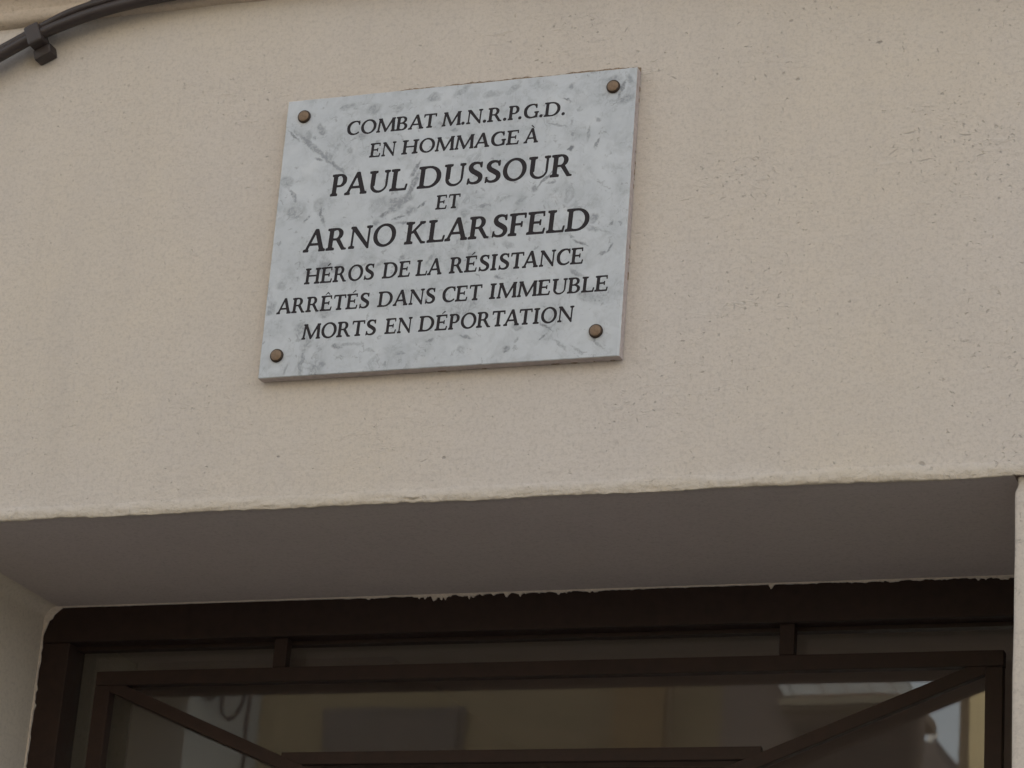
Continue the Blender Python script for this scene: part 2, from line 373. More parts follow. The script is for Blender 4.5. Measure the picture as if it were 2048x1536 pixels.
# left reveal: cove from soffit into the jamb, extruded in depth
def reveal(name, pts, ys, mat):
    v = []; f = []
    for (x, z) in pts:
        for y in ys: v.append((x, y, z))
    m_ = len(ys)
    for a in range(len(pts)-1):
        for b in range(m_-1): f.append((a*m_+b, a*m_+b+1, (a+1)*m_+b+1, (a+1)*m_+b))
    return mesh_obj(name, v, f, mat, bld, smooth=True)
M['jamb'] = plaster('jamb_render', (0.56, 0.505, 0.435), (0.55, 0.50, 0.405), soft=True)
xs0 = X2[io[0]]
arc = [(xs0, Z0+0.0018)] + [(XL+0.02-0.02*math.sin(t), Z0-0.0182+0.02*math.cos(t)) for t in np.linspace(0.15, math.pi/2, 8)] + [(XL, 2.5), (XL-0.0, 1.2), (XL, 0)]
reveal('reveal', arc, [0.004, 0.02, 0.1, 0.2, 0.3, D+0.06], M['jamb'])
# front wall left and right of the doorway below the lintel
lw = box('pier', -8, XL-0.004, 0.0035, D+0.3, 0, Z0-0.002, M['wall'], bld)
def right_pier():
    v = []; f = []
    zs = [Z0-0.0003, Z0-0.004, Z0-0.008, Z0-0.012, Z0-0.018, Z0-0.03] + list(np.arange(Z0-0.06, 2.2, -0.03)) + [1.2, 0]
    n = len(zs); e1 = noise1(n, 4, 71); e2 = noise1(n, 2, 72)
    bump_ = [0.0008, 0.0012, 0.0016, 0.0010, 0.0004, 0]+[0]*(n-6)
    inset = [-.0030, -.0036, -.0040, -.0030, -.0004, 0]+[0]*(n-6)
    prof = [(0.0, D+0.06), (0.0, 0.02), (0.0006, 0.009), (0.002, 0.0055), (0.005, 0.0038), (0.010, 0.0032), (0.03, 0.0030), (7.0, 0.0030)]
    for k, z in enumerate(zs):
        for j, (dx, y) in enumerate(prof):
            jx = (e1[k]*0.0008+e2[k]*0.0004)*(1 if j < 6 else 0)
            v.append((XR+dx+jx-(inset[k] if j < 5 else 0)*1.0*(0 if j == 0 else 1), y+bump_[k]*(1 if 2 <= j <= 6 else 0), z))
    m_ = len(prof)
    for k in range(n-1):
        for j in range(m_-1): f.append((k*m_+j, k*m_+j+1, (k+1)*m_+j+1, (k+1)*m_+j))
    o = mesh_obj('pier', v, f, M['wall'], bld, smooth=True); o['label'] = 'right-hand pier whose edge closes the doorway'
    return o
right_pier()
# body of the house behind the facade
bm = bmesh.new()
add_box(bm, -8, 8, 0.75, 10, 3.3, 14.0)
bm_obj('upper_storeys', bm, M['wall'], bld)
box('roof', -8.3, 8.3, -0.25, 10.3, 14.0, 14.25, simple('roof_eaves', (0.25, 0.15, 0.1)), bld)
# string course above the wall: bead, then a cove curving forward
pr = [(0.004, 3.4640), (-0.004, 3.4650), (-0.011, 3.4690), (-0.0145, 3.4760), (-0.0140, 3.4820), (-0.0110, 3.4860), (-0.0105, 3.4885), (-0.016, 3.500), (-0.026, 3.515), (-0.042, 3.530), (-0.060, 3.540), (-0.060, 3.560), (-0.075, 3.575), (-0.075, 3.62), (0.02, 3.65)]
xs = np.concatenate([[-8], np.arange(-1.0, 1.5, 0.012), [8]]); nx = len(xs)
v = []; f = []
for k, (y, z) in enumerate(pr):
    a1 = noise1(nx, 5, 90+k); a2 = noise1(nx, 2, 130+k)
    for i in range(nx):
        v.append((xs[i], y+(a1[i]*0.0014+a2[i]*0.0006)*(k < 9), z+(a1[(i+3) % nx]*0.0012)*(k < 9)))
for k in range(len(pr)-1):
    for i in range(nx-1): f.append((k*nx+i, k*nx+i+1, (k+1)*nx+i+1, (k+1)*nx+i))
mesh_obj('string_course', v, f, M['mould'], bld, smooth=True)

# ------------------------------------------------------------------ fanlight (part) with frame, bars, panes (sub-parts)
fan = box('fanlight', XL-0.02, XR+0.06, GY+0.012, GY+0.03, 2.02, 2.045, M['iron'], bld)   # bottom rail carries the rest
fan['label'] = 'iron fanlight with crossing bars over the door'
FT = 2.657; FLX, FRX = -0.4705, 0.947
box('frame', XL-0.03, XR+0.06, D, D+0.05, FT, Z0+0.03, M['iron'], fan, 0.002)
box('frame', XL-0.03, FLX, D+0.0005, D+0.05, 2.05, FT-0.0005, M['iron'], fan, 0.002)
box('frame', FRX, XR+0.06, D+0.0005, D+0.05, 2.05, FT-0.0005, M['iron'], fan, 0.002)
box('frame', FLX+.0005, FRX-.0005, D, D+0.05, 2.05, 2.10, M['iron'], fan, 0.002)
# inner stop bead, a thin darker step below the frame
box('glazing_bead', FLX, FRX, D+0.026, D+0.0425, FT-0.006, FT-0.0005, M['iron'], fan)
y0, y1 = D+0.008, D+0.026
IL, IR, IT = -0.4115, 0.8945, 2.6030
bar('grille_bar', (IL-0.0125, IT), (IR+0.0125, IT), 0.0215, y0, y1, M['iron'], fan)
bar('grille_bar', (IL, IT-0.0112), (IL, 2.14), 0.0250, y0, y1, M['iron'], fan)
bar('grille_bar', (IR, IT-0.0112), (IR, 2.14), 0.0230, y0, y1, M['iron'], fan)
bar('grille_bar', (IL-0.0125, 2.13), (IR+0.0125, 2.13), 0.0200, y0, y1, M['iron'], fan)
for px in (-0.132, 0.615):
    bar('grille_post', (px, IT+0.0112), (px, FT-0.0002), 0.0205, y0+0.001, y1-0.001, M['iron'], fan)
CZ = 2.365
bar('grille_diagonal', (-0.402, 2.5935), (0.05, 2.5935-0.452*0.41), 0.0180, y0+0.002, y1-0.002, M['iron'], fan)
bar('grille_diagonal', (0.886, 2.5935), (0.44, 2.5935-0.446*0.41+0.003), 0.0180, y0+0.002, y1-0.002, M['iron'], fan)
bar('grille_bar', (-0.115, 2.4815), (0.585, 2.4815), 0.0180, y0+0.004, y1-0.004, M['iron'], fan)
bar('grille_bar', (-0.06, 2.4600), (0.54, 2.4600), 0.0080, y0+0.006, y1-0.002, M['iron'], fan)
bar('grille_bar', (-0.00, 2.40), (0.49, 2.40), 0.0180, y0+0.004, y1-0.004, M['iron'], fan)
box('pane', XL+0.01, XR+0.05, GY, GY+0.004, 2.06, Z0+0.01, M['glass'], fan)
# ragged lip of plaster and paint where the reveal meets the iron frame
def ragged():
    pts = []   # path along the junction, offset inwards by an uneven amount
    z = 2.10; k = 0; r = random.Random(5)
    while z < 2.676:
        base = 0.0040 if z > 2.30 else 0.002
        pts.append(((XL, z), (XL-0.003+base+0.0018*r.random()+(0.0025 if r.random() < 0.15 else 0), z))); z += 0.004+0.006*r.random()
    pts += [((XL, 2.686), (XL+0.006, 2.683)), ((XL, 2.695), (XL+0.0080, 2.6905)), ((XL, 2.700), (XL+0.013, 2.6935)), ((XL, 2.705), (XL+0.0150, 2.6990)), ((XL+0.01, Z0+.003), (XL+0.022, 2.7052))]
    N_ = 860; xs_ = np.linspace(XL+0.028, XR+0.004, N_)
    q = noise1(N_, 22, 301)*0.30+noise1(N_, 7, 302)*0.38+noise1(N_, 3.0, 303)*0.35+noise1(N_, 1.3, 304)*0.25
    for i, x in enumerate(xs_):
        a = np.interp(x, [-.6, -.04, 0.02, .07, .12, .22, .27, .36, .40, .60, .66, .75, .83, 1.0], [.0002, .0003, .0020, .0022, .0040, .0034, .0028, .0012, .0005, .0005, .0018, .0026, .0020, .0018])
        d = 0.0014+a*(0.45+1.25*q[i]+(0.8 if q[i] > 0.45 else 0))
        for (tx, dep, wd) in ((0.0895, .0068, .0028), (0.1010, .0090, .0045), (0.162, .0058, .007), (0.213, .0080, .004), (0.300, .0040, .003), (0.5935, .0080, .0042)):
            w_ = max(0, 1-abs(x-tx-0.002*(dep > .0085))/wd); d = max(d, 0.0012+dep*w_)
        pts.append(((x, Z0+0.0035), (x+0.0008*q[i-3], Z0+0.0018-max(0.0004, d*0.95))))
    left = [p for p in pts if p[0][1] < Z0]; top = sorted([p for p in pts if p[0][1] >= Z0], key=lambda p: p[0][0])
    pts = left+top
    v = []; f = []
    for (a, b) in pts:
        v += [(a[0], D-0.0030, a[1]), (b[0], D-0.0030, b[1]), (b[0], D+0.0002, b[1])]
    for i in range(len(pts)-1):
        a = i*3; b = a+3
        f += [(a, a+1, b+1, b), (a+1, a+2, b+2, b+1)]
    return mesh_obj('plaster_edge', v, f, M['chip'], bld)
pe = ragged(); pe['label'] = 'ragged pale plaster lip along the iron frame'
# the door under the fanlight and the dim hall behind
dm = simple('door_paint', (0.045, 0.028, 0.02), 0.5)
for x0, x1 in ((XL+0.01, 0.237), (0.241, XR-0.01)):
    dr = box('door', x0, x1, D+0.01, D+0.055, 0.02, 2.018, dm, bld, 0.002)
    for za, zb in ((0.2, 0.9), (1.05, 1.9)):
        box('door_panel', x0+0.12, x1-0.12, D+0.002, D+0.012, za, zb, dm, dr, 0.004)
def room():
    x0, x1, y0_, y1_, z0_, z1_ = -0.9, 1.4, D+0.30, 5.0, 0.0, 3.25
    v = [(x0, y0_, z0_), (x1, y0_, z0_), (x1, y1_, z0_), (x0, y1_, z0_), (x0, y0_, z1_), (x1, y0_, z1_), (x1, y1_, z1_), (x0, y1_, z1_)]
    v += [(-0.2, y1_, z0_), (0.9, y1_, z0_), (0.9, y1_, 2.3), (-0.2, y1_, 2.3)]      # unseen opening added in the back wall so daylight brightens the hall
    f = [(0, 1, 2, 3), (7, 6, 5, 4), (1, 5, 6, 2), (3, 7, 4, 0), (3, 8, 11, 7), (9, 2, 6, 10), (11, 10, 6, 7)]
    return mesh_obj('hall', v, f, M['inside'], bld)
room()
# inner edges of the reveal behind the frame, closing the wall thickness
box('inner_lintel', -1.0, 1.5, D+0.062, D+0.30, Z0+0.0, 3.3, M['inside'], bld)
box('inner_pier', -1.0, XL-0.001, D+0.301, D+0.34, 0, 3.2, M['inside'], bld)
box('inner_pier', XR+0.001, 1.5, D+0.062, D+0.34, 0, 2.708, M['inside'], bld)
rebase(bld)

# ================================================================== GLYPHS (Roman capitals with pen contrast, drawn here)
CELL = 5.0; OX, OY = -120.0, -60.0; GW, GH = 260, 200
gx = OX+CELL*np.arange(GW); gy = OY+CELL*np.arange(GH); GX, GYY = np.meshgrid(gx, gy)
def poly(pts):
    m = np.zeros_like(GX, bool); n = len(pts)
    for i in range(n):
        (xa, ya), (xb, yb) = pts[i], pts[(i+1) % n]
        if ya == yb: continue
        c = ((ya > GYY) != (yb > GYY)) & (GX < (xb-xa)*(GYY-ya)/(yb-ya)+xa); m ^= c
    return m
def ell(cx, cy, a, b, rot=0):
    t = math.radians(rot); dx, dy = GX-cx, GYY-cy
    u = dx*math.cos(t)+dy*math.sin(t); v_ = -dx*math.sin(t)+dy*math.cos(t)
    return (u/a)**2+(v_/b)**2 <= 1
def rect(x0, x1, y0, y1): return (GX >= x0) & (GX <= x1) & (GYY >= y0) & (GYY <= y1)
CH = 690
def serif(x0, x1, y, up, ext=70, th=50, br=14):
    """foot (up=1) or head (up=-1) serif under a stem spanning x0..x1"""
    a, b = x0-ext, x1+ext
    return poly([(a, y), (b, y), (b, y+up*th*.8), (x1+8, y+up*(th+br)), (x0-8, y+up*(th+br)), (a, y+up*th*.8)])
def stem(x0, x1, y0=0, y1=CH, ss=(1, 1), ext=74):
    m = rect(x0, x1, y0, y1)
    if ss[0]: m |= serif(x0, x1, y0, 1, ext)
    if ss[1]: m |= serif(x0, x1, y1, -1, ext)
    return m
def diag(xb, xt, wid, y0=0, y1=CH): return poly([(xb-wid/2, y0), (xb+wid/2, y0), (xt+wid/2, y1), (xt-wid/2, y1)])
def stroke(pts):
    P = np.array(pts, float); m = np.zeros_like(GX, bool); Q = [P[0]]
    for i in range(len(P)-1):
        p0, p1, p2, p3 = P[max(i-1, 0)], P[i], P[i+1], P[min(i+2, len(P)-1)]
        for t in np.linspace(0, 1, 22)[1:]:
            Q.append(0.5*((2*p1)+(-p0+p2)*t+(2*p0-5*p1+4*p2-p3)*t*t+(-p0+3*p1-3*p2+p3)*t**3))
    for x, y, r in Q: m |= (GX-x)**2+(GYY-y)**2 <= (r*0.96+3)**2
    return m
SW, TH = 112, 54
def bowl(x, cy, a, b, top_th=30, side=SW):
    return (ell(x, cy, a, b) & ~ell(x-6, cy, a-side+6, b-top_th)) & (GX >= x-4)
def g_A():
    m = diag(75, 368, TH+4)|poly([(580, 0), (700, 0), (434, CH+22), (350, CH+22), (340, CH-20)])|rect(170, 560, 205, 250)
    m &= ~poly([(348, 560), (250, 250), (480, 250)]) | diag(75, 368, TH+4) | poly([(580, 0), (700, 0), (434, CH+22), (350, CH+22), (340, CH-20)])
    return m|serif(64, 98, 0, 1, 66)|serif(605, 680, 0, 1, 62)
def g_P(): return stem(85, 85+SW, ext=50)|rect(80, 300, CH-36, CH)|rect(180, 300, 286, 322)|bowl(300, 488, 225, 202)
def g_B(): return stem(85, 85+SW)|rect(80, 330, CH-34, CH)|rect(180, 340, 345, 378)|rect(80, 330, 0, 34)|bowl(320, 526, 205, 164, 34, 100)|bowl(330, 184, 250, 184, 36, 110)
def g_R(): return stem(85, 85+SW)|rect(80, 310, CH-36, CH)|rect(180, 320, 320, 354)|bowl(310, 506, 222, 184)|poly([(312, 350), (410, 370), (625, 38), (692, 20), (692, -8), (565, -8)])
def g_C(): return stroke([(630, 590, 30), (560, 655, 20), (430, 676, 20), (250, 620, 42), (132, 480, 58), (112, 330, 60), (150, 175, 54), (260, 55, 36), (420, 14, 22), (560, 44, 18), (640, 100, 16)])|poly([(612, 690), (640, 690), (656, 500), (628, 500), (600, 600)])
def g_G(): return g_C()&(GX < 690)|stem(622, 706, 30, 300, (0, 1), 52)|stroke([(560, 30, 26), (660, 60, 34)])
def g_D(): return stem(85, 85+SW)|rect(80, 370, CH-36, CH)|rect(80, 370, 0, 36)|bowl(360, 345, 400, 345, 36, 116)
def g_E(): return stem(85, 85+SW)|rect(80, 540, CH-36, CH)|rect(80, 560, 0, 38)|rect(180, 440, 338, 376)|poly([(545, CH), (515, CH), (528, 560), (552, 560)])|poly([(535, 0), (574, 0), (600, 160), (572, 160)])|rect(424, 448, 280, 432)
def g_F(): return stem(85, 85+SW)|rect(80, 530, CH-38, CH)|rect(180, 430, 330, 368)|poly([(545, CH), (510, CH), (522, 555), (548, 555)])|rect(416, 442, 272, 424)
def g_H(): return stem(85, 85+SW)|stem(615, 615+SW)|rect(180, 640, 336, 378)
def g_I(): return stem(125, 125+SW)
def g_K(): return stem(85, 85+SW)|poly([(190, 330), (540, 690), (600, 690), (260, 340)])|poly([(262, 400), (350, 400), (595, 50), (712, 20), (712, -8), (590, -8)])|serif(545, 585, CH, -1, 62)
def g_L(): return stem(85, 85+SW)|rect(80, 540, 0, 38)|poly([(520, 0), (556, 0), (590, 180), (562, 180)])
def g_M(): return diag(112, 160, TH+8)|diag(866, 828, SW+2)|poly([(128, CH), (222, CH), (522, 80), (480, 0), (462, 0)])|poly([(455, 0), (500, 0), (840, 640), (860, CH), (790, CH)])|serif(96, 130, 0, 1, 62)|serif(822, 908, 0, 1, 52)|serif(135, 200, CH, -1, 52)|serif(815, 870, CH, -1, 48)
def g_N(): return rect(112, 146, 0, CH)|rect(676, 712, 0, CH)|poly([(86, CH), (196, CH), (716, 50), (716, -20), (684, -20), (108, 630)])|serif(112, 146, 0, 1, 70)|serif(676, 712, CH, -1, 66)|serif(110, 150, CH, -1, 50)
def g_O(): return ell(415, 345, 372, 362)&~ell(415, 345, 268, 318, 10)
def g_S(): return stroke([(478, 560, 14), (440, 640, 18), (320, 674, 20), (190, 640, 40), (132, 540, 54), (190, 430, 58), (330, 345, 60), (460, 255, 58), (488, 150, 52), (420, 52, 38), (280, 14, 20), (160, 40, 16), (98, 110, 13)])|poly([(470, 690), (494, 690), (500, 530), (472, 530)])|poly([(72, 0), (98, 0), (112, 170), (84, 170)])
def g_T(): return stem(280, 280+SW, 0, CH, (1, 0))|rect(50, 622, CH-40, CH)|poly([(36, CH), (70, CH), (62, 560), (30, 550)])|poly([(602, CH), (636, CH), (646, 550), (614, 560)])
def g_U(): return rect(110, 110+SW, 230, CH)|rect(622, 660, 230, CH)|serif(110, 110+SW, CH, -1, 70)|serif(620, 656, CH, -1, 66)|((ell(385, 240, 275, 254)&~ell(407, 240, 226, 212))&(GYY <= 242))
def g_dot(): return ell(100, 55, 64, 64)
ADV = dict(A=785, B=667, C=722, D=842, E=668, F=624, G=800, H=845, I=389, K=785, L=630, M=980, N=833, O=833, P=600, R=762, S=600, T=700, U=778)
ADV['.'] = 235
LV = 0.45      # below one half: strokes swell a little, as cut and painted letters do
def marching(mask, cell, ox, oy):
    m = mask.copy()
    for dj in range(-4, 5):                # cut letters are a little bolder than the drawn skeleton
        for di in range(-5, 6):
            if dj*dj/17+di*di/21 <= 1: m |= np.roll(np.roll(mask, dj, 0), di, 1)
    m = m.astype(float)
    k = np.array([.08, .24, .36, .24, .08])
    m = np.apply_along_axis(lambda r: np.convolve(r, k, 'same'), 0, m); m = np.apply_along_axis(lambda r: np.convolve(r, k, 'same'), 1, m)
    H_, W_ = m.shape; segs = {}
    inside = m > LV
    code = inside[:-1, :-1]*1+inside[:-1, 1:]*2+inside[1:, 1:]*4+inside[1:, :-1]*8
    def ep(j, i, e):
        if e == 0: a, b, p, q = (j, i), (j, i+1), 'h', (j, i)
        if e == 1: a, b, p, q = (j, i+1), (j+1, i+1), 'v', (j, i+1)
        if e == 2: a, b, p, q = (j+1, i), (j+1, i+1), 'h', (j+1, i)
        if e == 3: a, b, p, q = (j, i), (j+1, i), 'v', (j, i)
        va, vb = m[a], m[b]; t = (LV-va)/(vb-va)
        return (p, q), (ox+cell*(a[1]+t*(b[1]-a[1])), oy+cell*(a[0]+t*(b[0]-a[0])))
    T = {1: [(3, 0)], 2: [(0, 1)], 3: [(3, 1)], 4: [(1, 2)], 5: [(3, 2), (1, 0)], 6: [(0, 2)], 7: [(3, 2)], 8: [(2, 3)], 9: [(2, 0)], 10: [(0, 3), (2, 1)], 11: [(2, 1)], 12: [(1, 3)], 13: [(1, 0)], 14: [(0, 3)]}
    nxt = {}; pos = {}
    for j, i in zip(*np.nonzero((code > 0) & (code < 15))):
        for a, b in T[int(code[j, i])]:
            ka, pa = ep(j, i, a); kb, pb = ep(j, i, b); nxt[ka] = kb; pos[ka] = pa; pos[kb] = pb
    loops = []; seen = set()
    for s in list(nxt):
        if s in seen: continue
        L_ = []; c = s
        while c in nxt and c not in seen: seen.add(c); L_.append(pos[c]); c = nxt[c]
        if len(L_) > 8: loops.append(L_)
    return loops
def rdp(P, eps):
    def rec(a, b):
        if b <= a+1: return []
        A_, B_ = np.array(P[a]), np.array(P[b]); d = B_-A_; L_ = math.hypot(*d)+1e-9
        Q = np.array(P[a+1:b]); dist = abs(d[0]*(Q[:, 1]-A_[1])-d[1]*(Q[:, 0]-A_[0]))/L_; k = int(dist.argmax())
        if dist[k] < eps: return []
        k += a+1
        return rec(a, k)+[k]+rec(k, b)
    n = len(P); h = n//2
    idx = [0]+rec(0, h)+[h]+rec(h, n-1)
    return [P[i] for i in idx]
GL = {}
for ch, fn in dict(A=g_A, B=g_B, C=g_C, D=g_D, E=g_E, F=g_F, G=g_G, H=g_H, I=g_I, K=g_K, L=g_L, M=g_M, N=g_N, O=g_O, P=g_P, R=g_R, S=g_S, T=g_T, U=g_U).items():
    GL[ch] = [rdp(L_, 1.6) for L_ in marching(fn(), CELL, OX, OY)]
GL['.'] = [rdp(L_, 1.6) for L_ in marching(g_dot(), CELL, OX, OY)]
ACC = {'É': ('E', [[(265, 745), (310, 735), (470, 850), (400, 880)]]), 'È': ('E', [[(265, 745), (310, 735), (470, 850), (400, 880)]]),
       'À': ('A', [[(500, 745), (455, 735), (290, 860), (360, 890)]]), 'Ê': ('E', [[(190, 740), (230, 735), (330, 815), (430, 735), (470, 740), (352, 872), (308, 872)]])}

# ================================================================== PLAQUE
plq = thing('memorial_plaque', 'veined grey marble plaque with black capitals and four bronze studs', 'plaque', (0, 0, PZ))
LINES = [(.3450, .0206, [('COMBAT', .0922, .2223), ('M.N.R.P.G.D.', .2298, .4037)]),
         (.3088, .0207, [('EN', .1285, .1669), ('HOMMAGE', .1751, .3420), ('À', .3487, .3691)]),
         (.2562, .0318, [('PAUL', .0768, .1885), ('DUSSOUR', .2021, .4194)]),
         (.2236, .0205, [('ET', .2315, .2662)]),
         (.1768, .0318, [('ARNO', .0454, .1789), ('KLARSFELD', .1912, .4482)]),
         (.1302, .0226, [('HÉROS', .0523, .1527), ('DE', .1642, .2038), ('LA', .2119, .2487), ('RÉSISTANCE', .2587, .4432)]),
         (.0899, .0216, [('ARRÊTÉS', .0164, .1499), ('DANS', .1613, .2429), ('CET', .2526, .3078), ('IMMEUBLE', .3178, .4790)]),
         (.0510, .0216, [('MORTS', .0571, .1632), ('EN', .1754, .2137), ('DÉPORTATION', .2227, .4360)])]
SL = 0.05
KERN = {('A', 'T'): -70, ('T', 'A'): -60, ('L', 'A'): 0, ('P', 'A'): -70, ('P', '.'): -90, ('R', 'T'): -20, ('O', 'M'): -10, ('A', 'U'): -10, ('T', 'É'): 0, ('L', 'D'): 0, ('F', 'E'): 0}
letters = []      # (char, x, z, sx, sz)
for bz, cap, words in LINES:
    sz = cap/(CH+30)
    for txt, x0, x1 in words:
        pen = 0; pl = []
        for i, ch in enumerate(txt):
            if i: pen += KERN.get((txt[i-1], ch), 0)
            pl.append((ch, pen)); pen += ADV[ACC[ch][0] if ch in ACC else ch]
        lo, hi = 1e9, -1e9
        for ch, p_ in pl:
            for L_ in GL[ACC[ch][0] if ch in ACC else ch]:
                for (x, y) in L_: lo = min(lo, p_+x+SL*y); hi = max(hi, p_+x+SL*y)
        sx = (x1-x0)/(hi-lo)
        for ch, p_ in pl: letters.append((ch, x0+(p_-lo)*sx, bz+14*sz, sx, sz))
def contours(ch):
    b = ACC[ch][0] if ch in ACC else ch
    return GL[b]+(ACC[ch][1] if ch in ACC else [])
def curve_mesh(name, loops, extrude):
    cu = bpy.data.curves.new(name, 'CURVE'); cu.dimensions = '2D'; cu.fill_mode = 'BOTH' if extrude else 'FRONT'; cu.extrude = extrude
    for L_ in loops:
        sp = cu.splines.new('POLY'); sp.points.add(len(L_)-1)
        for k, (x, y) in enumerate(L_): sp.points[k].co = (x, y, 0, 1)
        sp.use_cyclic_u = True
    ob = bpy.data.objects.new(name, cu); COL.objects.link(ob)
    dg = bpy.context.evaluated_depsgraph_get(); dg.update()
    me = bpy.data.meshes.new_from_object(ob.evaluated_get(dg))
    bpy.data.objects.remove(ob); bpy.data.curves.remove(cu)
    # curve XY -> world XZ facing -Y
    me.transform(Matrix(((1, 0, 0, 0), (0, 0, -1, 0), (0, 1, 0, 0), (0, 0, 0, 1))))
    me.name = name
    return me
# slab: front face pierced by the letters, chamfered edge, sides, back
BV = 0.0032; DEP = 0.0005
holes = []
for ch, x, z, sx, sz in letters:
    for L_ in contours(ch): holes.append([(x+(px+SL*py)*sx, z+py*sz) for (px, py) in L_])
BS = 0.0009
inner = [(BS, BS), (PW-BV, BS), (PW-BV, PH-BS), (BS, PH-BS)]
fm = curve_mesh('face', [inner]+holes, 0)
bm = bmesh.new(); bm.from_mesh(fm)
for vv in bm.verts: vv.co.y = -PT
# walls of the incised letters
bnd = [e for e in bm.edges if len(e.link_faces) == 1]
cut = [e for e in bnd if all(BS+1e-4 < vv.co.x < PW-BV-1e-4 and BS+1e-4 < vv.co.z < PH-BS-1e-4 for vv in e.verts)]
r = bmesh.ops.extrude_edge_only(bm, edges=cut)
for vv in [g_ for g_ in r['geom'] if isinstance(g_, bmesh.types.BMVert)]: vv.co.y += DEP+0.0003
for ff in [g_ for g_ in r['geom'] if isinstance(g_, bmesh.types.BMFace)]: ff.material_index = 2      # the paint runs up the sides of the cut
nseg = 90
def ring(k, off, y, jit_=0):
    offr = BV if off else 0
    out = []
    cs = [(off, off), (PW-offr, off), (PW-offr, PH-off), (off, PH-off)]
    for s in range(4):
        a, b = cs[s], cs[(s+1) % 4]
        for i in range(nseg):
            t = i/nseg; x = a[0]+(b[0]-a[0])*t; z = a[1]+(b[1]-a[1])*t
            if jit_ and i: x += random.uniform(-1, 1)*jit_*(s in (1, 3)); z += random.uniform(-1, 1)*jit_*(s in (0, 2))
            out.append(bm.verts.new((x, y, z)))
    return out
R1 = ring(0, BS, -PT); R2 = ring(1, 0.0, -PT+0.0010, 0.00022); R3 = ring(2, 0.0, -0.0012); 
nfr = len(bm.faces)
for A_, B_, mi_ in ((R1, R2, 0), (R2, R3, 1)):
    for i in range(len(A_)):
        j = (i+1) % len(A_); ff = bm.faces.new((A_[i], A_[j], B_[j], B_[i])); ff.material_index = mi_
ff = bm.faces.new(list(reversed(R3))); ff.material_index = 1
bmesh.ops.recalc_face_normals(bm, faces=[f_ for f_ in bm.faces])
me = bpy.data.meshes.new('slab'); bm.to_mesh(me); bm.free()
me.materials.append(M['marble']); me.materials.append(M['marble_side']); me.materials.append(M['ink'])
slab = link(bpy.data.objects.new('slab', me), plq)
bpy.data.meshes.remove(fm)
lm = {}
for ch, x, z, sx, sz in letters:
    key = (ch, round(sx*1e6), round(sz*1e6))
    if key not in lm:
        me = curve_mesh('letter', [[((px+SL*py)*sx, py*sz) for (px, py) in L_] for L_ in contours(ch)], 0.0004)
        me.materials.clear(); me.materials.append(M['ink']); lm[key] = me
    o = link(bpy.data.objects.new('full_stop' if ch == '.' else 'letter', lm[key]), plq); o.location = (x, -PT+DEP+0.0002, z)
def stud(x, z, rot):
    bm = bmesh.new(); N_ = 28
    pf = [(0.0092, 0.0), (0.0094, 0.0012), (0.0090, 0.0030), (0.0074, 0.0038)]
    rings = []
    for (r_, h) in pf:
        rings.append([bm.verts.new((math.cos(2*math.pi*i/N_)*r_*1.0, -h, math.sin(2*math.pi*i/N_)*r_)) for i in range(N_)])
    for a, b in zip(rings[:-1], rings[1:]):
        for i in range(N_): bm.faces.new((a[i], a[(i+1) % N_], b[(i+1) % N_], b[i]))
    o = bm_obj('stud', bm, M['bronze_rim'], plq, smooth=True); o.location = (x, -PT, z)
    bm = bmesh.new(); rings = []
    for (r_, h) in [(0.0074, 0.0038), (0.0066, 0.0044), (0.004, 0.0047), (0.0015, 0.0048)]:
        rings.append([bm.verts.new((math.cos(2*math.pi*i/N_)*r_, -h, math.sin(2*math.pi*i/N_)*r_)) for i in range(N_)])
    for a, b in zip(rings[:-1], rings[1:]):
        for i in range(N_): bm.faces.new((a[i], a[(i+1) % N_], b[(i+1) % N_], b[i]))
    bm.faces.new(list(reversed(rings[-1])))
    c = bm_obj('stud_face', bm, M['bronze'], o, smooth=True)
    return o
for i, (x, z) in enumerate(((.0267, .379), (.4689, .379), (.4673, .035), (.0246, .030))): stud(x, z, i)
# uneven bedding mortar squeezed out round the slab, seen as a dark broken line above and beside it
def mortar():
    v = []; f = []
    def side(a, b, nrm, base_, amp, n, seed, y=-0.004):
        q = noise1(n+1, 14, seed)*0.55+noise1(n+1, 4, seed+1)*0.35+noise1(n+1, 1.6, seed+2)*0.35
        for i in range(n+1):
            t = i/n; x = a[0]+(b[0]-a[0])*t; z = a[1]+(b[1]-a[1])*t; d = (base_(t) if callable(base_) else base_)+amp*q[i]
            k = len(v); yy = y*(0.7+0.5*q[i])
            v.extend([(x-nrm[0]*0.004, yy, z-nrm[1]*0.004), (x+nrm[0]*d*.75, yy, z+nrm[1]*d*.75), (x+nrm[0]*d, -0.0004, z+nrm[1]*d)])
            if i:
                for q_ in range(2): f.append((k-3+q_, k+q_, k+q_+1, k-3+q_+1))
    side((0.02, PH), (PW, PH), (0, 1), lambda t: float(np.interp(t, [0, .12, .22, .35, 1], [.004, .0075, .0072, .0095, .0098])), 0.0024, 210, 13)
    side((PW, PH), (PW, 0), (1, 0), -0.0004, 0.0021, 160, 23)
    side((PW, 0), (0.0, 0), (0, -1), -0.0006, 0.0014, 150, 33)
    mesh_obj('bedding_mortar', v, f, M['mortar'], plq)
mortar()

